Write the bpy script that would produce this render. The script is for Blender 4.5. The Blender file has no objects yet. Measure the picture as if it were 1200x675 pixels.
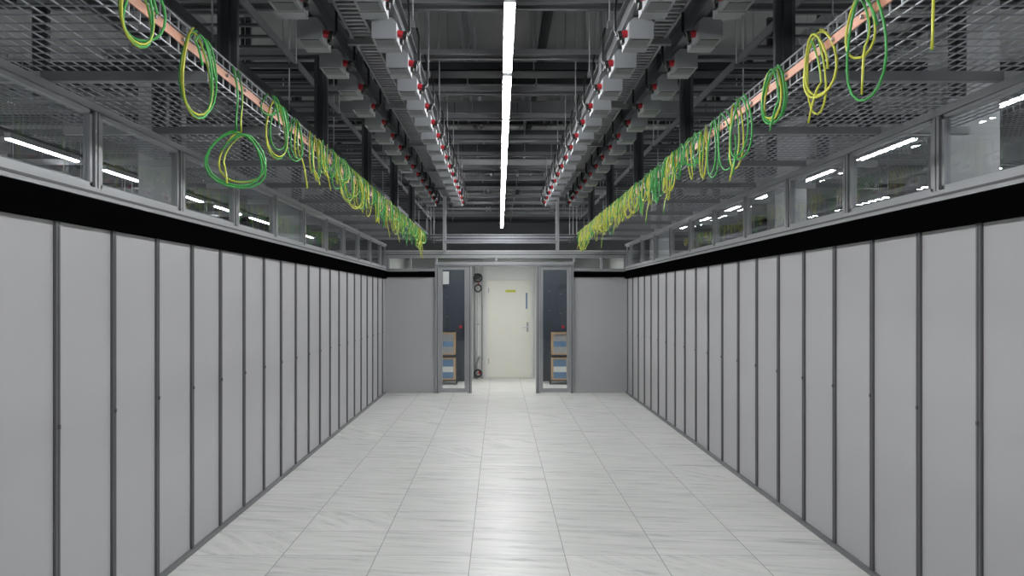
import bpy, math, random
from mathutils import Vector
random.seed(7)
sc = bpy.context.scene
sc.view_settings.view_transform = 'Standard'
sc.view_settings.look = 'None'
sc.view_settings.exposure = 0.1

# ---------------------------------------------------------------- materials
def srgb(r, g, b):
    f = lambda c: (c/255/12.92) if c/255 <= 0.04045 else ((c/255+0.055)/1.055)**2.4
    return (f(r), f(g), f(b), 1)

def mat(name, col, rough=0.5, metal=0.0, noise=0.06, nscale=6.0, bump=0.0, spec=0.5):
    m = bpy.data.materials.new(name); m.use_nodes = True
    nt = m.node_tree; p = nt.nodes['Principled BSDF']
    p.inputs['Roughness'].default_value = rough
    p.inputs['Metallic'].default_value = metal
    p.inputs['Specular IOR Level'].default_value = spec
    tc = nt.nodes.new('ShaderNodeTexCoord')
    n = nt.nodes.new('ShaderNodeTexNoise'); n.inputs['Scale'].default_value = nscale
    n.inputs['Detail'].default_value = 4
    nt.links.new(tc.outputs['Object'], n.inputs['Vector'])
    mx = nt.nodes.new('ShaderNodeMix'); mx.data_type = 'RGBA'
    mx.inputs[6].default_value = tuple(c*(1-noise) for c in col[:3])+(1,)
    mx.inputs[7].default_value = tuple(min(1, c*(1+noise)) for c in col[:3])+(1,)
    nt.links.new(n.outputs['Fac'], mx.inputs[0])
    nt.links.new(mx.outputs[2], p.inputs['Base Color'])
    if bump:
        b = nt.nodes.new('ShaderNodeBump'); b.inputs['Strength'].default_value = bump
        nt.links.new(n.outputs['Fac'], b.inputs['Height'])
        nt.links.new(b.outputs['Normal'], p.inputs['Normal'])
    return m

def emis(name, col, s):
    m = bpy.data.materials.new(name); m.use_nodes = True
    nt = m.node_tree; nt.nodes.clear()
    e = nt.nodes.new('ShaderNodeEmission'); e.inputs[0].default_value = col; e.inputs[1].default_value = s
    o = nt.nodes.new('ShaderNodeOutputMaterial'); nt.links.new(e.outputs[0], o.inputs[0])
    return m

def glassmat(name, tint=(0.95, 0.96, 0.965, 1)):
    m = bpy.data.materials.new(name); m.use_nodes = True
    nt = m.node_tree; nt.nodes.clear()
    t = nt.nodes.new('ShaderNodeBsdfTransparent'); t.inputs[0].default_value = tint
    g = nt.nodes.new('ShaderNodeBsdfGlossy'); g.inputs['Roughness'].default_value = 0.01
    lw = nt.nodes.new('ShaderNodeLayerWeight'); lw.inputs[0].default_value = 0.5
    pw = nt.nodes.new('ShaderNodeMath'); pw.operation = 'POWER'; pw.inputs[1].default_value = 5
    ma = nt.nodes.new('ShaderNodeMath'); ma.operation = 'MULTIPLY_ADD'; ma.inputs[1].default_value = 0.7; ma.inputs[2].default_value = 0.04
    nt.links.new(lw.outputs['Facing'], pw.inputs[0]); nt.links.new(pw.outputs[0], ma.inputs[0])
    mx = nt.nodes.new('ShaderNodeMixShader')
    nt.links.new(ma.outputs[0], mx.inputs[0]); nt.links.new(t.outputs[0], mx.inputs[1]); nt.links.new(g.outputs[0], mx.inputs[2])
    o = nt.nodes.new('ShaderNodeOutputMaterial'); nt.links.new(mx.outputs[0], o.inputs[0])
    return m

M_panel = mat('panel_grey', srgb(172, 172, 174), 0.4, 0, 0.03, 1.2)
M_seam  = mat('seam_profile', srgb(108, 109, 112), 0.4, 0.2, 0.05)
M_seamd = mat('seam_dark', srgb(76, 76, 79), 0.5, 0, 0.05)
M_black = mat('black_brush', srgb(7, 7, 8), 1.0, 0, 0.3, 60, spec=0.0)
M_alu   = mat('aluminium', srgb(160, 162, 165), 0.36, 0.5, 0.05)
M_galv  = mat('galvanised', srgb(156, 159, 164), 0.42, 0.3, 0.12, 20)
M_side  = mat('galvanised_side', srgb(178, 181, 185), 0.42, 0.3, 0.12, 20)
M_strut = mat('dark_strut', srgb(92, 94, 98), 0.45, 0.3, 0.15, 8)
M_mid   = mat('mid_strut', srgb(134, 136, 140), 0.45, 0.3, 0.15, 8)
M_dark  = mat('dark_metal', srgb(54, 56, 59), 0.5, 0.3, 0.15, 8)
M_bus   = mat('busway_grey', srgb(90, 93, 97), 0.42, 0.2, 0.1, 8)
M_box   = mat('tapbox_grey', srgb(134, 137, 141), 0.45, 0, 0.05)
M_red   = mat('red_plastic', srgb(170, 30, 42), 0.4, 0, 0.05)
M_blk   = mat('black_plastic', srgb(22, 22, 24), 0.5, 0, 0.1)
M_copper= mat('copper_bar', srgb(196, 138, 110), 0.4, 0.2, 0.15, 10)
M_green = mat('cable_green', srgb(62, 158, 72), 0.42, 0, 0.12)
M_yel   = mat('cable_yellow', srgb(194, 198, 66), 0.42, 0, 0.08)
M_cream = mat('cream_door', srgb(224, 224, 214), 0.4, 0, 0.02)
M_white = mat('white_wall', srgb(218, 220, 218), 0.6, 0, 0.02)
M_hall  = mat('hall_wall', srgb(96, 98, 101), 0.7, 0, 0.05)
M_colm  = mat('column_paint', srgb(184, 186, 188), 0.6, 0, 0.04)
M_ceil  = mat('ceiling_concrete', srgb(172, 173, 172), 0.85, 0, 0.1, 2.5, 0.1)
M_beam  = mat('beam_paint', srgb(190, 191, 191), 0.6, 0, 0.05)
M_wood  = mat('wood_frame', srgb(182, 152, 118), 0.6, 0, 0.12, 15)
M_blue  = mat('blue_media', srgb(96, 130, 165), 0.6, 0, 0.25, 12)
M_grey  = mat('grey_media', srgb(150, 152, 154), 0.7, 0, 0.2, 12)
M_cab   = mat('cabinet_blue_grey', srgb(50, 58, 68), 0.4, 0.2, 0.1, 12)
M_steel = mat('steel_pipe', srgb(170, 172, 175), 0.3, 0.8, 0.05)
M_glass = glassmat('clear_pane')
M_light = emis('led_diffuser', (0.985, 0.99, 1.0, 1), 88)
M_lighthall = emis('led_diffuser_hall', (0.97, 0.99, 1.0, 1), 60)
M_lightv = emis('lobby_fill_emitter', (1.0, 0.995, 0.97, 1), 23)  # glow of the added lobby fill, set to brighten the lobby floor

def floor_mat():
    m = bpy.data.materials.new('raised_floor_tiles'); m.use_nodes = True
    nt = m.node_tree; N = nt.nodes; L = nt.links; p = N['Principled BSDF']
    tc = N.new('ShaderNodeTexCoord')
    mp = N.new('ShaderNodeMapping'); mp.inputs['Location'].default_value = (1.975, 0.18, 0)
    L.new(tc.outputs['Object'], mp.inputs[0])
    sc_ = N.new('ShaderNodeVectorMath'); sc_.operation = 'SCALE'; sc_.inputs['Scale'].default_value = 1/0.598
    L.new(mp.outputs[0], sc_.inputs[0])
    fl = N.new('ShaderNodeVectorMath'); fl.operation = 'FLOOR'; L.new(sc_.outputs[0], fl.inputs[0])
    fr = N.new('ShaderNodeVectorMath'); fr.operation = 'FRACTION'; L.new(sc_.outputs[0], fr.inputs[0])
    wn = N.new('ShaderNodeTexWhiteNoise'); wn.noise_dimensions = '2D'; L.new(fl.outputs[0], wn.inputs['Vector'])
    off = N.new('ShaderNodeVectorMath'); off.operation = 'SCALE'; off.inputs['Scale'].default_value = 13.0
    L.new(wn.outputs['Color'], off.inputs[0])
    ad = N.new('ShaderNodeVectorMath'); ad.operation = 'ADD'; L.new(sc_.outputs[0], ad.inputs[0]); L.new(off.outputs[0], ad.inputs[1])
    outs = []
    for (rot, s) in ((0.18, (0.6, 5.0, 1)), (0.9, (0.7, 4.6, 1)), (0.08, (1.2, 14, 1))):
        m2 = N.new('ShaderNodeMapping'); m2.inputs['Rotation'].default_value = (0, 0, rot)
        L.new(ad.outputs[0], m2.inputs[0])
        m4 = N.new('ShaderNodeMapping'); m4.inputs['Scale'].default_value = s
        L.new(m2.outputs[0], m4.inputs[0])
        n = N.new('ShaderNodeTexNoise'); n.inputs['Scale'].default_value = 1.6; n.inputs['Detail'].default_value = 8
        n.inputs['Roughness'].default_value = 0.68; n.inputs['Distortion'].default_value = 0.5
        L.new(m4.outputs[0], n.inputs['Vector']); outs.append(n)
    gt = N.new('ShaderNodeMath'); gt.operation = 'GREATER_THAN'; gt.inputs[1].default_value = 0.85
    L.new(wn.outputs['Value'], gt.inputs[0])
    mx = N.new('ShaderNodeMix'); mx.data_type = 'FLOAT'
    L.new(gt.outputs[0], mx.inputs[0]); L.new(outs[0].outputs['Fac'], mx.inputs[2]); L.new(outs[1].outputs['Fac'], mx.inputs[3])
    mm = N.new('ShaderNodeMath'); mm.operation = 'ADD'; L.new(mx.outputs[0], mm.inputs[0])
    m3 = N.new('ShaderNodeMath'); m3.operation = 'MULTIPLY'; m3.inputs[1].default_value = 0.45; L.new(outs[2].outputs['Fac'], m3.inputs[0])
    L.new(m3.outputs[0], mm.inputs[1])
    cr = N.new('ShaderNodeValToRGB')
    cr.color_ramp.elements[0].position = 0.52; cr.color_ramp.elements[0].color = srgb(174, 175, 174)
    cr.color_ramp.elements[1].position = 0.92; cr.color_ramp.elements[1].color = srgb(226, 226, 223)
    e = cr.color_ramp.elements.new(0.68); e.color = srgb(210, 211, 208)
    L.new(mm.outputs[0], cr.inputs[0])
    br = N.new('ShaderNodeMath'); br.operation = 'MULTIPLY_ADD'; br.inputs[1].default_value = 0.07; br.inputs[2].default_value = 0.93
    L.new(wn.outputs['Value'], br.inputs[0])
    vs = N.new('ShaderNodeVectorMath'); vs.operation = 'SCALE'; L.new(cr.outputs[0], vs.inputs[0]); L.new(br.outputs[0], vs.inputs['Scale'])
    sp = N.new('ShaderNodeSeparateXYZ'); L.new(fr.outputs[0], sp.inputs[0])
    def edge(sock):
        a = N.new('ShaderNodeMath'); a.operation = 'SUBTRACT'; a.inputs[1].default_value = 0.5; L.new(sock, a.inputs[0])
        b = N.new('ShaderNodeMath'); b.operation = 'ABSOLUTE'; L.new(a.outputs[0], b.inputs[0])
        c = N.new('ShaderNodeMath'); c.operation = 'GREATER_THAN'; c.inputs[1].default_value = 0.4955; L.new(b.outputs[0], c.inputs[0])
        return c.outputs[0]
    mxx = N.new('ShaderNodeMath'); mxx.operation = 'MAXIMUM'; L.new(edge(sp.outputs[0]), mxx.inputs[0]); L.new(edge(sp.outputs[1]), mxx.inputs[1])
    fm = N.new('ShaderNodeMix'); fm.data_type = 'RGBA'; L.new(mxx.outputs[0], fm.inputs[0]); L.new(vs.outputs[0], fm.inputs[6])
    fm.inputs[7].default_value = srgb(142, 142, 141)
    L.new(fm.outputs[2], p.inputs['Base Color'])
    # roughness varies a little from tile to tile
    rr = N.new('ShaderNodeMath'); rr.operation = 'MULTIPLY_ADD'; rr.inputs[1].default_value = 0.10; rr.inputs[2].default_value = 0.34
    L.new(wn.outputs['Value'], rr.inputs[0]); L.new(rr.outputs[0], p.inputs['Roughness'])
    p.inputs['Specular IOR Level'].default_value = 0.32
    return m
M_floor = floor_mat()

# ---------------------------------------------------------------- mesh builder
class MB:
    def __init__(s): s.v = []; s.f = []; s.m = []; s.mats = []
    def mi(s, m):
        if m not in s.mats: s.mats.append(m)
        return s.mats.index(m)
    def box(s, x0, x1, y0, y1, z0, z1, m):
        x0, x1 = sorted((x0, x1)); y0, y1 = sorted((y0, y1)); z0, z1 = sorted((z0, z1))
        b = len(s.v); k = s.mi(m)
        s.v += [(x0,y0,z0),(x1,y0,z0),(x1,y1,z0),(x0,y1,z0),(x0,y0,z1),(x1,y0,z1),(x1,y1,z1),(x0,y1,z1)]
        for q in ((3,2,1,0),(4,5,6,7),(0,1,5,4),(1,2,6,5),(2,3,7,6),(3,0,4,7)):
            s.f.append(tuple(b+i for i in q)); s.m.append(k)
    def prism(s, prof, axis, a0, a1, m):
        b = len(s.v); n = len(prof); k = s.mi(m)
        for a in (a0, a1):
            for (u, w) in prof:
                s.v.append((u, a, w) if axis == 'y' else ((a, u, w) if axis == 'x' else (u, w, a)))
        for i in range(n):
            j = (i+1) % n; s.f.append((b+i, b+j, b+n+j, b+n+i)); s.m.append(k)
        s.f.append(tuple(b+i for i in range(n))[::-1]); s.m.append(k)
        s.f.append(tuple(b+n+i for i in range(n))); s.m.append(k)
    def tube(s, pts, r, m, n=6, m2=None, twist=0.0):
        P = [Vector(p) for p in pts]; N = len(P); b = len(s.v); k = s.mi(m); k2 = s.mi(m2) if m2 else k
        up = None
        for i, p in enumerate(P):
            t = (P[min(i+1, N-1)]-P[max(i-1, 0)]).normalized()
            if up is None:
                up = Vector((0, 0, 1)) if abs(t.z) < 0.9 else Vector((1, 0, 0))
            a = (up - t*up.dot(t)).normalized(); up = a; c = t.cross(a)
            for j in range(n):
                an = 2*math.pi*j/n + twist*i
                s.v.append(tuple(p + a*(r*math.cos(an)) + c*(r*math.sin(an))))
        for i in range(N-1):
            for j in range(n):
                jj = (j+1) % n
                s.f.append((b+i*n+j, b+i*n+jj, b+(i+1)*n+jj, b+(i+1)*n+j)); s.m.append(k2 if j >= n//2 else k)
        s.f.append(tuple(b+j for j in range(n))[::-1]); s.m.append(k)
        s.f.append(tuple(b+(N-1)*n+j for j in range(n))); s.m.append(k)
    def build(s, name, smooth=False, bevel=0):
        me = bpy.data.meshes.new(name); me.from_pydata(s.v, [], s.f)
        for m in s.mats: me.materials.append(m)
        me.polygons.foreach_set('material_index', s.m)
        if smooth: me.polygons.foreach_set('use_smooth', [True]*len(s.f))
        me.update()
        o = bpy.data.objects.new(name, me); sc.collection.objects.link(o)
        if bevel:
            bv = o.modifiers.new('bevel', 'BEVEL'); bv.width = bevel; bv.segments = 2; bv.limit_method = 'ANGLE'
        return o

XL, XR = -1.975, 2.205
YB = 15.8
YS = -2.2
HX, HY0, HY1, HZ = 7.5, -4.0, 26.0, 4.5

# ---------------------------------------------------------------- room shell
b = MB(); b.box(-HX, HX, HY0, HY1, -0.1, 0, M_floor); b.build('floor')
b = MB(); b.box(-HX, HX, HY0, HY1, HZ, HZ+0.15, M_ceil)
b.build('ceiling')
for nm, a in (('wall_hall_left', (-HX-.15, -HX, HY0, HY1)), ('wall_hall_right', (HX, HX+.15, HY0, HY1)),
              ('wall_hall_front', (-HX, HX, HY0-.15, HY0)), ('wall_hall_back', (-HX, HX, HY1, HY1+.15))):
    b = MB(); b.box(a[0], a[1], a[2], a[3], 0, HZ, M_hall); b.build(nm)

def side_wall(name, X, s, y0, pitch):
    b = MB()
    b.box(X, X-s*0.05, YS, YB+0.05, 0.0, 2.0, M_panel)
    k = int((YS-y0)/pitch)-1
    y = y0 + k*pitch
    while y < YB-0.05:
        if y > YS+0.05:
            b.box(X, X+s*0.014, y-0.019, y+0.019, 0.03, 1.985, M_seam)
            b.box(X+s*0.014, X+s*0.016, y-0.005, y+0.005, 0.03, 1.985, M_seamd)
            b.box(X, X+s*0.004, y-0.023, y-0.019, 0.03, 1.985, M_seamd)
            b.box(X, X+s*0.004, y+0.019, y+0.023, 0.03, 1.985, M_seamd)
            b.box(X+s*0.014, X+s*0.021, y-0.008, y+0.008, 1.05, 1.068, M_seamd)
        y += pitch
    b.build(name)
    t = MB(); t.box(X, X+s*0.022, YS, YB, 0, 0.03, M_seam); t.build('baseboard_'+name.split('_')[1])
side_wall('wall_left', XL, 1, 4.064, 0.597)
side_wall('wall_right', XR, -1, 4.18, 0.603)

def upper(name_i, X, s):
    b = MB()
    b.box(X+s*0.03, X-s*0.07, YS, YB+0.06, 1.975, 2.11, M_black)
    b.build('trim_%d' % name_i)
    b = MB()
    b.box(X+s*0.035, X-s*0.06, YS, YB+0.06, 2.112, 2.165, M_alu)
    b.box(X+s*0.036, X+s*0.038, YS, YB, 2.132, 2.144, M_seamd)
    b.box(X+s*0.02, X-s*0.05, YS, YB+0.06, 2.54, 2.575, M_alu)
    b.build('trim_%d' % (name_i+1))
wn = [1]
def windows(X, s, y0, pitch):
    y = y0 - pitch*5
    while y < YB-0.3:
        ya, yb = y, min(y+pitch, YB)
        b = MB(); z0, z1 = 2.168, 2.538
        b.box(X+s*0.02, X-s*0.04, ya-0.03, ya+0.03, z0, z1, M_alu)
        b.box(X+s*0.0205, X+s*0.022, ya-0.005, ya+0.005, z0, z1, M_seamd)
        fa, fb = ya+0.045, yb-0.045
        if fb-fa > 0.1:
            b.box(X+s*0.012, X-s*0.018, fa, fa+0.025, z0, z1, M_alu)
            b.box(X+s*0.012, X-s*0.018, fb-0.025, fb, z0, z1, M_alu)
            b.box(X+s*0.012, X-s*0.018, fa, fb, z0, z0+0.022, M_alu)
            b.box(X+s*0.012, X-s*0.018, fa, fb, z1-0.02, z1, M_alu)
            b.box(X-s*0.002, X-s*0.006, fa+0.025, fb-0.025, z0+0.022, z1-0.02, M_glass)
        if ya > YS:
            b.build('window_%d' % wn[0]); wn[0] += 1
        y += pitch
upper(1, XL, 1); upper(3, XR, -1)
windows(XL, 1, 4.45, 1.19); windows(XR, -1, 4.57, 1.19)

# ---------------------------------------------------------------- back wall of the aisle + door assembly
DX0, DX1 = -1.107, 1.285
b = MB()
b.box(XL, DX0, YB, YB+0.05, 0, 2.0, M_panel); b.box(DX1, XR, YB, YB+0.05, 0, 2.0, M_panel)
b.build('wall_back')
b = MB()
b.box(XL, DX0, YB-0.03, YB+0.05, 2.0, 2.10, M_black); b.box(DX1, XR, YB-0.03, YB+0.05, 2.0, 2.10, M_black); b.build('trim_5')
b = MB()
b.box(XL, DX0, YB-0.02, YB+0.05, 2.105, 2.15, M_alu); b.box(DX1, XR, YB-0.02, YB+0.05, 2.105, 2.15, M_alu)
b.box(XL, XR, YB-0.03, YB+0.06, 2.33, 2.45, M_alu)
b.box(XL, XR, YB-0.034, YB-0.03, 2.385, 2.395, M_seamd)
for x in (XL+0.03, -1.55, DX0, -0.07, DX1, 1.75, XR-0.05):
    b.box(x, x+0.035, YB-0.02, YB+0.04, 2.15 if (x < DX0-.01 or x > DX1+.01) else 2.27, 2.33, M_alu)
b.box(XL, DX0, YB+0.008, YB+0.012, 2.15, 2.33, M_glass); b.box(DX1, XR, YB+0.008, YB+0.012, 2.15, 2.33, M_glass)
b.box(DX0, DX1, YB+0.008, YB+0.012, 2.27, 2.33, M_glass)
b.build('trim_6')
b = MB()
for x0, x1 in ((DX0, DX0+0.075), (-0.545, -0.475), (0.635, 0.705), (DX1-0.06, DX1)):
    b.box(x0, x1, YB-0.05, YB+0.05, 0, 2.19, M_alu)
    b.box((x0+x1)/2-0.006, (x0+x1)/2+0.006, YB-0.052, YB-0.05, 0, 2.19, M_seamd)
b.box(DX0, DX1, YB-0.06, YB+0.06, 2.19, 2.265, M_alu)
b.box(DX0, DX1, YB-0.063, YB-0.06, 2.20, 2.212, M_seamd)
b.build('door_frame', bevel=0.004)
def leaf(x0, x1, hand):
    b = MB(); y0, y1 = YB-0.02, YB+0.02
    w = 0.05
    b.box(x0, x0+w, y0, y1, 0.012, 2.175, M_alu); b.box(x1-w, x1, y0, y1, 0.012, 2.175, M_alu)
    b.box(x0+w, x1-w, y0, y1, 0.012, 0.08, M_alu); b.box(x0+w, x1-w, y0, y1, 2.13, 2.175, M_alu)
    b.box(x0+w, x1-w, YB-0.004, YB+0.004, 0.08, 2.13, M_glass)
    hx = x1-0.03 if hand > 0 else x0+0.03
    b.tube([(hx, y0, 0.95), (hx, y0-0.05, 0.95), (hx, y0-0.05, 1.25), (hx, y0, 1.25)], 0.011, M_steel, 8)
    b.box(x1-w-0.09, x1-w-0.05, YB-0.012, YB-0.004, 1.12, 1.17, M_red)
    if hand > 0: b.box(x0+w+0.005, x0+w+0.11, YB-0.006, YB-0.004, 1.88, 2.1, M_white)
    b.build('sliding_glass_door')
leaf(DX0+0.078, -0.548, 1); leaf(0.708, DX1-0.063, -1)

# lobby beyond the doors
YD = 18.75
b = MB()
b.box(-1.9, 2.2, YD, YD+0.12, 0, 2.44, M_white); b.build('wall_lobby_back')
b = MB(); b.box(-2.0, -1.9, YB+0.07, YD+0.12, 0, 2.44, M_white); b.build('wall_lobby_left')
b = MB(); b.box(2.2, 2.3, YB+0.07, YD+0.12, 0, 2.44, M_white); b.build('wall_lobby_right')
b = MB(); b.box(-2.0, 2.3, YB+0.12, YD+0.12, 2.442, 2.47, M_white); b.build('ceiling_lobby')
b = MB(); b.box(-1.2, 1.5, 16.8, 17.1, 2.40, 2.441, M_alu); b.box(-1.17, 1.47, 16.83, 17.07, 2.392, 2.40, M_lightv); b.build('lobby_fill_light')  # added fill lamp, out of sight above the opening, brightens the lobby
b = MB()
a0, a1 = -0.228, 0.648
b.box(a0-0.05, a0, YD-0.04, YD, 0, 2.07, M_white); b.box(a1, a1+0.05, YD-0.04, YD, 0, 2.07, M_white); b.box(a0, a1, YD-0.04, YD, 2.02, 2.07, M_white)
b.box(a0+0.006, a1-0.006, YD-0.03, YD, 0.01, 2.012, M_cream)
b.box(0.13, 0.34, YD-0.033, YD-0.03, 1.76, 1.81, M_yel)
b.box(0.545, 0.575, YD-0.05, YD-0.03, 1.42, 1.75, M_blue)
b.box(0.56, 0.60, YD-0.036, YD-0.03, 0.95, 1.15, M_steel); b.tube([(0.58, YD-0.03, 1.05), (0.58, YD-0.08, 1.05), (0.46, YD-0.08, 1.05)], 0.01, M_steel, 8)
for z in (0.3, 1.75): b.box(a0+0.0, a0+0.02, YD-0.045, YD-0.03, z, z+0.1, M_steel)
b.build('door_1')
b = MB()
for i, x in enumerate((-0.50, -0.43, -0.35)):
    b.tube([(x, YD-0.08-0.02*i, 0.0), (x, YD-0.08-0.02*i, 2.40)], 0.014, (M_steel, M_white, M_steel)[i], 10)
    for z in (0.4, 1.1, 1.9): b.box(x-0.02, x+0.02, YD-0.11-0.02*i, YD-0.002, z, z+0.02, M_steel)
b.box(-0.50, -0.38, YD-0.2, YD-0.13, 2.02, 2.14, M_dark)
b.tube([(-0.43+0.08*math.cos(t*0.5), YD-0.24, 2.05+0.08*math.sin(t*0.5)) for t in range(14)], 0.016, M_blk, 8)
b.tube([(-0.43+0.07*math.cos(t*0.5), YD-0.24, 1.84+0.07*math.sin(t*0.5)) for t in range(14)], 0.014, M_blk, 8)
b.box(-0.44, -0.40, YD-0.25, YD-0.2, 1.9, 1.95, M_red)
b.tube([(-0.43+0.07*math.cos(t*0.5), YD-0.24, 0.12+0.07*math.sin(t*0.5)) for t in range(14)], 0.018, M_dark, 8)
b.tube([(-0.46, YD-0.22, 0.0), (-0.46, YD-0.22, 0.3), (-0.40, YD-0.16, 0.45)], 0.02, M_steel, 8)
b.box(-0.42, -0.38, YD-0.24, YD-0.10, 0.1, 0.16, M_red)
b.build('fire_riser_pipework')
def cabinet(x0, x1, y0, y1, h):
    b = MB(); b.box(x0, x1, y0, y1, 0.0, h, M_cab)
    b.box(x0+0.03, x1-0.03, y0-0.02, y0, 0.06, h-0.05, M_cab)
    for z in range(18):
        for i in range(3):
            xx = x0+0.12+i*0.22
            if xx+0.05 < x1: b.box(xx, xx+0.02, y0-0.022, y0-0.02, 1.0+z*0.055, 1.015+z*0.055, M_box if (z+i) % 7 == 0 else M_blk)
    b.box(x1-0.09, x1-0.07, y0-0.05, y0-0.02, 0.9, 1.2, M_blk)
    b.build('network_cabinet')
cabinet(-1.6, -0.62, 18.0, 18.7, 2.2); cabinet(0.86, 1.8, 18.0, 18.7, 2.2)
def crate(x0, z0, tone):
    b = MB(); w, h, d, t = 0.30, 0.42, 0.35, 0.028; y0 = 17.3
    b.box(x0, x0+w, y0+0.02, y0+d, z0, z0+h, M_grey)
    b.box(x0-0.005, x0+t, y0, y0+d+0.005, z0, z0+h, M_wood); b.box(x0+w-t, x0+w+0.005, y0, y0+d+0.005, z0, z0+h, M_wood)
    b.box(x0+t, x0+w-t, y0, y0+d, z0, z0+t, M_wood); b.box(x0+t, x0+w-t, y0, y0+d, z0+h-t, z0+h, M_wood)
    b.box(x0+t, x0+w-t, y0+0.005, y0+0.02, z0+t, z0+h*0.35, M_blue if tone else M_grey)
    b.box(x0+t, x0+w-t, y0+0.01, y0+0.02, z0+h*0.35, z0+h*0.6, M_white if tone else M_blue)
    b.box(x0+t, x0+w-t, y0+0.012, y0+0.02, z0+h*0.6, z0+h-t, M_blue if tone else M_grey)
    b.build('wood_framed_air_filter')
for x in (-1.14, 1.0):
    b = MB()
    for xx in (x-0.03, x+0.33):
        for yy in (17.3, 17.62): b.box(xx-0.012, xx+0.012, yy, yy+0.024, 0, 1.1, M_dark)
    for z in (0.09, 0.57): b.box(x-0.03, x+0.33, 17.3, 17.64, z-0.02, z-0.001, M_dark)
    b.build('filter_rack')
    crate(x, 0.09, True); crate(x, 0.57, False)

# ---------------------------------------------------------------- wire mesh trays
TZ = 2.63
def mesh_tray(xi, xo, s, name='wire_mesh_cable_tray', z=TZ, y0=1.2, y1=15.4, sup=True, side=0.135, m=None, ms=None):
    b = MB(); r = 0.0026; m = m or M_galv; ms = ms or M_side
    lo, hi = sorted((xi, xo))
    n = int(round((hi-lo)/0.05))
    for i in range(n+1):
        x = lo+(hi-lo)*i/n; b.box(x-r, x+r, y0, y1, z-r, z+r, m)
    y = y0
    while y <= y1:
        b.box(lo, hi, y-r, y+r, z-3*r, z-r, m)
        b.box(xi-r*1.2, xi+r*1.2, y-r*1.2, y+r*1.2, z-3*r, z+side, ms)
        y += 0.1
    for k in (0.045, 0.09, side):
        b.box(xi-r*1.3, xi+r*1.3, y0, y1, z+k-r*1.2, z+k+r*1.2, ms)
    y = 2.72
    if sup:
        while y < y1:
            b.box(xi+s*0.03, xo-s*0.06, y-0.021, y+0.021, z-0.05, z-0.009, M_mid)
            b.box(xi+s*0.028, xi+s*0.030, y-0.015, y+0.015, z-0.044, z-0.015, M_blk)
            b.box(xo+s*0.45, xo-s*0.06, y-0.024, y+0.024, z-0.053, z-0.05, M_colm)
            b.box(xo+s*0.45, xo-s*0.06, y-0.024, y-0.021, z-0.053, z-0.009, M_colm)
            y += 1.28
    b.build(name)
mesh_tray(-1.30, -2.45, 1); mesh_tray(1.37, 2.65, -1)
for X, s, w in ((-3.5, 1, 1.1), (4.45, -1, 0.9)):
    mesh_tray(X, X-s*w, s, z=3.25, y1=20, sup=False, m=M_mid, ms=M_mid)

def copper(x, s):
    b = MB(); b.box(x+s*0.008, x+s*0.014, 1.6, 15.3, TZ+0.032, TZ+0.07, M_copper)
    y = 1.9
    while y < 15.2:
        b.tube([(x+s*0.005, y, TZ+0.05), (x+s*0.026, y, TZ+0.05)], 0.008, M_steel, 6)
        y += 0.3
    b.build('copper_grounding_bar')
copper(-1.30, 1); copper(1.37, -1)

# ---------------------------------------------------------------- ground cables
COL = {'g': (M_green, M_green), 'm': (M_green, M_yel), 'y': (M_yel, M_yel)}
def coil(b, x, y, s, drop, wid, yaw, turns, col, r=0.0045, extra=0.0):
    cx, cz = x+s*0.035, TZ+0.12
    dx, dy = math.sin(yaw)*s, math.cos(yaw)
    sq = random.uniform(-0.5, 0.5); lean = random.uniform(-0.15, 0.15)
    pts = []
    if extra:
        for i in range(8):
            q = i/7; pts.append((cx-s*0.02+s*0.03*q+0.008*math.sin(q*5), y+0.02*math.sin(q*4), cz-extra*q))
    n = int(20*turns)
    for i in range(n+1):
        t = i/n*turns*2*math.pi; k = i/n
        w = wid*(1-0.18*k+0.1*math.sin(t*0.37+sq)); h = drop*(1-0.16*k)/2
        u = w*0.5*math.cos(math.pi/2+t)*(1+0.3*math.sin(t-1.2+sq))
        v = h*math.sin(math.pi/2+t) - drop/2
        pts.append((cx+dx*u+s*0.012*math.sin(k*9)+s*0.02*k, y+dy*u+lean*v, cz+v-extra))
    p = pts[-1]
    if random.random() < 0.6:
        L = random.uniform(0.05, 0.16); e = random.uniform(-0.06, 0.08)
        for i in range(1, 7):
            q = i/6; pts.append((p[0]+s*0.03*q, p[1]+e*q, p[2]-L*q*q-0.04*q))
    m1, m2 = COL[col]
    b.tube(pts, r, m1, 6, m2, twist=0.25 if col == 'm' else 0)

def cables(x, s, spec, ys):
    b = MB()
    for sp in spec: coil(b, x, sp[0], s, *sp[1:6], r=0.005, extra=(sp[6] if len(sp) > 6 else 0))
    y = ys
    while y < 15.2:
        col = random.choice('ggmmmmy'); d = random.uniform(0.16, 0.36)
        coil(b, x, y, s, d, random.uniform(0.08, 0.18), random.uniform(-0.3, 0.7), random.choice((1, 1.5, 2, 2.3)), col, 0.0045)
        y += random.uniform(0.07, 0.20)
    b.build('green_yellow_grounding_cables', smooth=True)
cables(-1.30, 1, [(3.15, .25, .13, .45, 2.1, 'm'), (3.22, .22, .16, .6, 1, 'g'), (3.78, .38, .18, .35, 2.1, 'm'), (3.82, .36, .2, .45, 1, 'g'),
                  (4.40, .28, .27, 1.1, 2.2, 'g', .31), (4.48, .26, .24, 1.0, 1.3, 'm', .30), (5.0, .12, .14, .4, 1, 'g'), (5.15, .34, .17, .45, 2, 'm'), (5.22, .28, .18, .3, 1, 'g'), (5.65, .28, .16, .5, 1.5, 'g'), (5.72, .26, .14, .2, 1.5, 'm')], 6.1)
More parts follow.
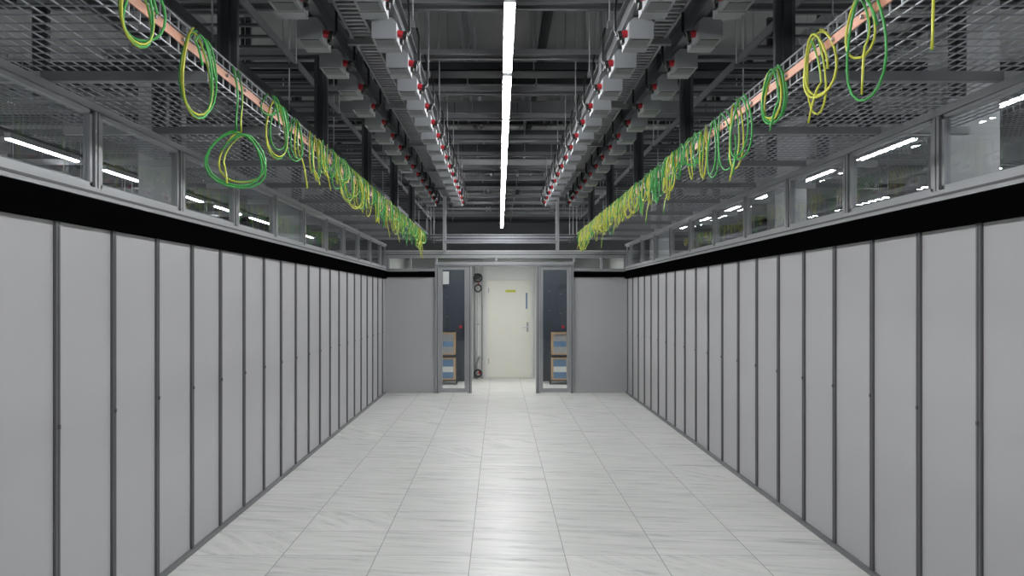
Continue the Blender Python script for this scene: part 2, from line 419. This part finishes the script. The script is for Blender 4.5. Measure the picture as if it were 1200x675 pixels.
cables(1.37, -1, [(2.72, .22, .14, .5, 1.5, 'm'), (3.3, .41, .22, .3, 1.2, 'g'), (3.36, .24, .16, .4, 1.4, 'm'), (3.80, .29, .18, .4, 2.3, 'y'), (3.86, .36, .14, .3, 1.3, 'm'),
                  (4.38, .28, .16, .4, 2.3, 'g'), (4.42, .26, .17, .2, 2, 'm'), (5.0, .36, .22, .35, 1.5, 'g'), (5.14, .40, .2, .2, 1.4, 'm'), (5.4, .38, .18, .4, 1.3, 'g'), (5.66, .38, .16, .3, 1.5, 'g')], 5.9)

# ---------------------------------------------------------------- power busways
def busway(X, s):
    b = MB(); z0 = 3.10; y0, y1 = 1.5, 13.6
    b.box(X-0.045, X+0.045, y0, y1, z0+0.015, z0+0.115, M_bus)
    b.box(X-0.07, X+0.07, y0, y1, z0+0.115, z0+0.13, M_bus)
    b.box(X-0.07, X-0.02, y0, y1, z0, z0+0.015, M_bus); b.box(X+0.02, X+0.07, y0, y1, z0, z0+0.015, M_bus)
    b.box(X-0.02, X+0.02, y0, y1, z0+0.005, z0+0.014, M_blk)
    y = y0+0.9
    while y < y1:
        b.box(X-0.078, X+0.078, y-0.08, y+0.08, z0-0.004, z0+0.135, M_strut); y += 1.8
    y = y0+0.25
    while y < y1-0.2:
        ox = X; w = 0.064
        b.prism([(ox-w, z0-0.115), (ox+w, z0-0.115), (ox+w, z0-0.03), (ox+w-0.025, z0-0.005), (ox-w+0.025, z0-0.005), (ox-w, z0-0.03)], 'y', y, y+0.28, M_box)
        b.box(ox-w-0.002, ox+w+0.002, y+0.16, y+0.165, z0-0.117, z0-0.035, M_seam)
        b.box(ox-w+0.015, ox+w-0.015, y+0.02, y+0.13, z0-0.119, z0-0.115, M_bus)
        xs = ox+s*w
        b.tube([(xs, y+0.07, z0-0.07), (xs+s*0.03, y+0.07, z0-0.078)], 0.02, M_red, 10)
        b.tube([(xs+s*0.03, y+0.07, z0-0.078), (xs+s*0.05, y+0.07, z0-0.083)], 0.024, M_blk, 10)
        b.box(xs-s*0.01, xs+s*0.015, y+0.17, y+0.22, z0-0.09, z0-0.045, M_red if int(y*10) % 3 == 0 else M_blk)
        b.tube([(xs+s*0.05, y+0.07, z0-0.083), (xs+s*0.06, y+0.1, z0-0.05), (xs+s*0.055, y+0.14, z0+0.10), (xs+s*0.04, y+0.15, z0+0.16)], 0.007, M_blk, 6)
        y += 0.6
    y = y0+0.3
    while y < y1:
        b.box(X-0.10, X+0.10, y-0.02, y+0.02, z0+0.13, z0+0.17, M_mid)
        for xx in (X-0.088, X+0.088): b.tube([(xx, y, z0+0.13), (xx, y, HZ)], 0.005, M_side, 5)
        y += 1.2
    b.build('power_busway')
busway(-0.60, 1); busway(-0.99, 1); busway(0.74, -1); busway(1.10, -1)

def ladder_long(X, w, z, y0, y1, name='cable_ladder', rung=0.25, h=0.06, m=M_strut, rods=True):
    b = MB()
    b.box(X-w/2, X-w/2+0.012, y0, y1, z, z+h, m); b.box(X+w/2-0.012, X+w/2, y0, y1, z, z+h, m)
    y = y0+0.05
    while y < y1:
        b.box(X-w/2+0.01, X+w/2-0.01, y-0.016, y+0.016, z+0.008, z+0.025, m); y += rung
    if rods:
        y = y0+0.3
        while y < y1:
            for xx in (X-w/2-0.01, X+w/2+0.01): b.tube([(xx, y, z), (xx, y, HZ)], 0.005, M_side, 5)
            b.box(X-w/2-0.03, X+w/2+0.03, y-0.02, y+0.02, z-0.03, z-0.001, m)
            y += 1.8
    b.build(name)
def ladder_cross(Y, w, z, x0, x1, rung=0.25, h=0.07, m=M_strut, solid=False):
    b = MB()
    b.box(x0, x1, Y-w/2, Y-w/2+0.012, z, z+h, m); b.box(x0, x1, Y+w/2-0.012, Y+w/2, z, z+h, m)
    b.box(x0, x1, Y-w/2+0.012, Y-w/2+0.03, z, z+0.006, m)
    if solid: b.box(x0, x1, Y-w/2, Y+w/2, z, z+0.004, m)
    x = x0+0.1
    while x < x1:
        b.box(x-0.016, x+0.016, Y-w/2+0.01, Y+w/2-0.01, z+0.006, z+0.024, m); x += rung
    # cables laid on the ladder
    for j in range(4):
        yy = Y-w*0.3+w*0.18*j
        b.tube([(x0, yy, z+0.04), (0.5*(x0+x1), yy+0.02, z+0.038), (x1, yy, z+0.04)], 0.012, M_blk if j % 2 else M_mid, 6)
    for xx in (x0+0.5, -1.2, 0.3, 1.5, x1-0.5):
        for yy in (Y-w/2-0.008, Y+w/2+0.008): b.tube([(xx, yy, z), (xx, yy, HZ)], 0.005, M_side, 5)
    b.build('cable_ladder')
ladder_long(-0.80, 0.13, 3.16, 1.5, 13.8, 'perforated_cable_channel', 0.07, m=M_mid)
ladder_long(0.92, 0.13, 3.16, 1.5, 13.8, 'perforated_cable_channel', 0.07, m=M_mid)
ladder_long(-1.75, 0.5, 3.35, 1.0, 20); ladder_long(2.0, 0.5, 3.35, 1.0, 20)
ladder_long(-1.75, 0.4, 3.0, 1.0, 20); ladder_long(2.0, 0.4, 3.0, 1.0, 20)
for X in (-5.6, 5.8): ladder_long(X, 0.6, 3.1, 0, 24)
yy = 3.2; i = 0
while yy < 24:
    ladder_cross(yy, (0.45, 0.3, 0.6)[i % 3], (3.62, 3.78, 3.55, 3.95)[i % 4], -7, 7, solid=(i % 2 == 0), m=(M_strut, M_mid, M_dark)[(i*2) % 3])
    yy += 1.0+0.3*(i % 3); i += 1
# rectangular trunking ducts running across, under the slab
for (y, w, z, m) in ((6.3, 0.2, 3.72, M_mid), (8.75, 0.22, 3.66, M_dark), (10.3, 0.25, 3.7, M_mid), (12.65, 0.2, 3.62, M_strut), (14.1, 0.25, 3.7, M_mid), (16.55, 0.2, 3.66, M_strut)):
    b = MB(); b.box(-2.8, 2.8, y-w/2, y+w/2, z, z+0.12, m); b.box(-2.8, 2.8, y-w/2-0.012, y+w/2+0.012, z+0.12, z+0.13, m)
    for x in (-2.4, -1.25, -0.3, 0.35, 1.2, 2.4):
        b.box(x-0.02, x+0.02, y-w/2-0.03, y+w/2+0.03, z-0.025, z-0.001, M_mid)
        for q in (y-w/2-0.022, y+w/2+0.022): b.tube([(x, q, z-0.02), (x, q, HZ)], 0.005, M_side, 5)
    x = -2.6
    while x < 2.8: b.box(x, x+0.006, y-w/2-0.003, y+w/2+0.003, z-0.003, z+0.12, M_blk); x += 0.7
    b.build('cable_trunking')
def frame(Y, uprights):
    b = MB(); z = 3.47
    b.box(-3.0, 3.0, Y-0.0205, Y+0.0205, z, z+0.041, M_mid)
    b.box(-3.0, 3.0, Y-0.012, Y+0.012, z-0.002, z, M_blk)
    b.box(-3.0, 3.0, Y+0.10, Y+0.141, z, z+0.041, M_strut)
    for x in ((-2.6, -1.36, 1.43, 2.8) if uprights else (-2.9, 2.9)):
        zb = TZ+0.01 if abs(x) < 2 else 2.9
        b.box(x-0.0205, x+0.0205, Y+0.021, Y+0.062, zb, HZ, M_dark)
        b.box(x-0.06, x+0.06, Y+0.015, Y+0.07, HZ-0.02, HZ, M_strut)
        b.box(x-0.05, x+0.05, Y+0.062, Y+0.10, zb, HZ, M_strut)
    b.build('strut_support_frame')
y = 2.1; k = 0
while y < 20:
    frame(y, k % 2 == 0 and y < 16); y += 1.2; k += 1
y = 5.0
while y < 25:
    b = MB(); b.box(-HX, HX, y-0.1, y+0.1, 4.2, 4.215, M_beam); b.box(-HX, HX, y-0.01, y+0.01, 4.215, 4.485, M_beam); b.box(-HX, HX, y-0.1, y+0.1, 4.485, 4.5, M_beam)
    b.build('steel_roof_beam'); y += 2.9
for (x, z, r, m) in ((-0.25, 4.1, 0.03, M_side), (-0.35, 4.1, 0.02, M_side), (0.42, 4.09, 0.045, M_dark), (1.45, 4.09, 0.06, M_side), (-1.4, 4.1, 0.05, M_dark), (-2.7, 4.09, 0.07, M_side), (2.9, 4.09, 0.07, M_side)):
    b = MB(); b.tube([(x, 0, z), (x, 25.9, z)], r, m, 12)
    y = 1.0
    while y < 25:
        b.tube([(x, y, z), (x, y, HZ)], 0.006, M_side, 5); b.tube([(x, y-0.015, z), (x, y+0.015, z)], r+0.006, M_strut, 12); y += 2.0
    b.build('conduit_pipe', smooth=False)
for (x, y) in ((3.05, 6.2), (3.05, 10.1), (3.05, 18.2), (-3.4, 8.6), (-3.4, 14.0), (-3.4, 2.6)):
    b = MB(); b.box(x, x+0.35, y, y+0.3, 0, HZ, M_colm); b.box(x-0.03, x+0.38, y-0.03, y+0.33, 0, 0.12, M_dark)
    b.build('column')

# ---------------------------------------------------------------- linear lights
def linear(X, z, y0, y1, seg, gap, w, m):
    b = MB(); y = y0
    while y < y1:
        e = min(y+seg, y1)
        b.box(X-w/2-0.006, X+w/2+0.006, y, e, z+0.012, z+0.07, M_alu)
        b.box(X-w/2, X+w/2, y+0.01, e-0.01, z, z+0.0115, m)
        for q in (y+0.3, e-0.3): b.tube([(X, q, z+0.07), (X, q, HZ)], 0.003, M_side, 4)
        y = e+gap
    b.box(X-0.02, X+0.02, y0, y1, z+0.0705, z+0.10, M_dark)
    b.build('linear_ceiling_light')
linear(0.058, 3.22, -1.62, 20.5, 1.5, 0.14, 0.052, M_light)
for X in (-4.85, 4.1): linear(X, 3.2, -2.0, 24, 1.5, 0.7, 0.05, M_lighthall)
for X in (-6.8, 6.8): linear(X, 3.4, -2.0, 24, 2.4, 1.2, 0.07, M_lighthall)

# hanging aluminium posts & mesh platform over the door
b = MB()
for x in (-0.94, 1.0):
    b.box(x-0.03, x+0.03, YB-0.12, YB-0.06, 2.45, HZ, M_alu)
b.box(-0.94, 1.0, YB-0.12, YB-0.08, 2.58, 2.62, M_mid)
b.build('hanging_post_frame')
b = MB(); r = 0.003
x = -1.2
while x < 1.35: b.box(x-r, x+r, 15.9, 17.5, 2.75-r, 2.75+r, M_galv); x += 0.08
y = 15.9
while y < 17.6: b.box(-1.2, 1.32, y-r, y+r, 2.745, 2.752, M_galv); y += 0.1
for y in (15.9, 16.7, 17.5):
    b.box(-1.3, 1.4, y-0.02, y+0.02, 2.71, 2.742, M_strut)
    for x in (-1.25, 1.35): b.tube([(x, y, 2.7), (x, y, HZ)], 0.006, M_side, 5)
b.build('wire_mesh_cable_tray')

# ---------------------------------------------------------------- camera
cd = bpy.data.cameras.new('camera'); cam = bpy.data.objects.new('camera', cd); sc.collection.objects.link(cam)
cam.location = (0, 0, 1.63); cam.rotation_euler = (math.radians(90), 0, 0)
cd.sensor_width = 36; cd.lens = 36*1070/1200
cd.shift_x = (600-585)/1200; cd.shift_y = (350-337.5)/1200
cd.clip_start = 0.05
sc.camera = cam
w = bpy.data.worlds.new('world'); sc.world = w; w.use_nodes = True
w.node_tree.nodes['Background'].inputs[0].default_value = (0.5, 0.5, 0.52, 1); w.node_tree.nodes['Background'].inputs[1].default_value = 0.2
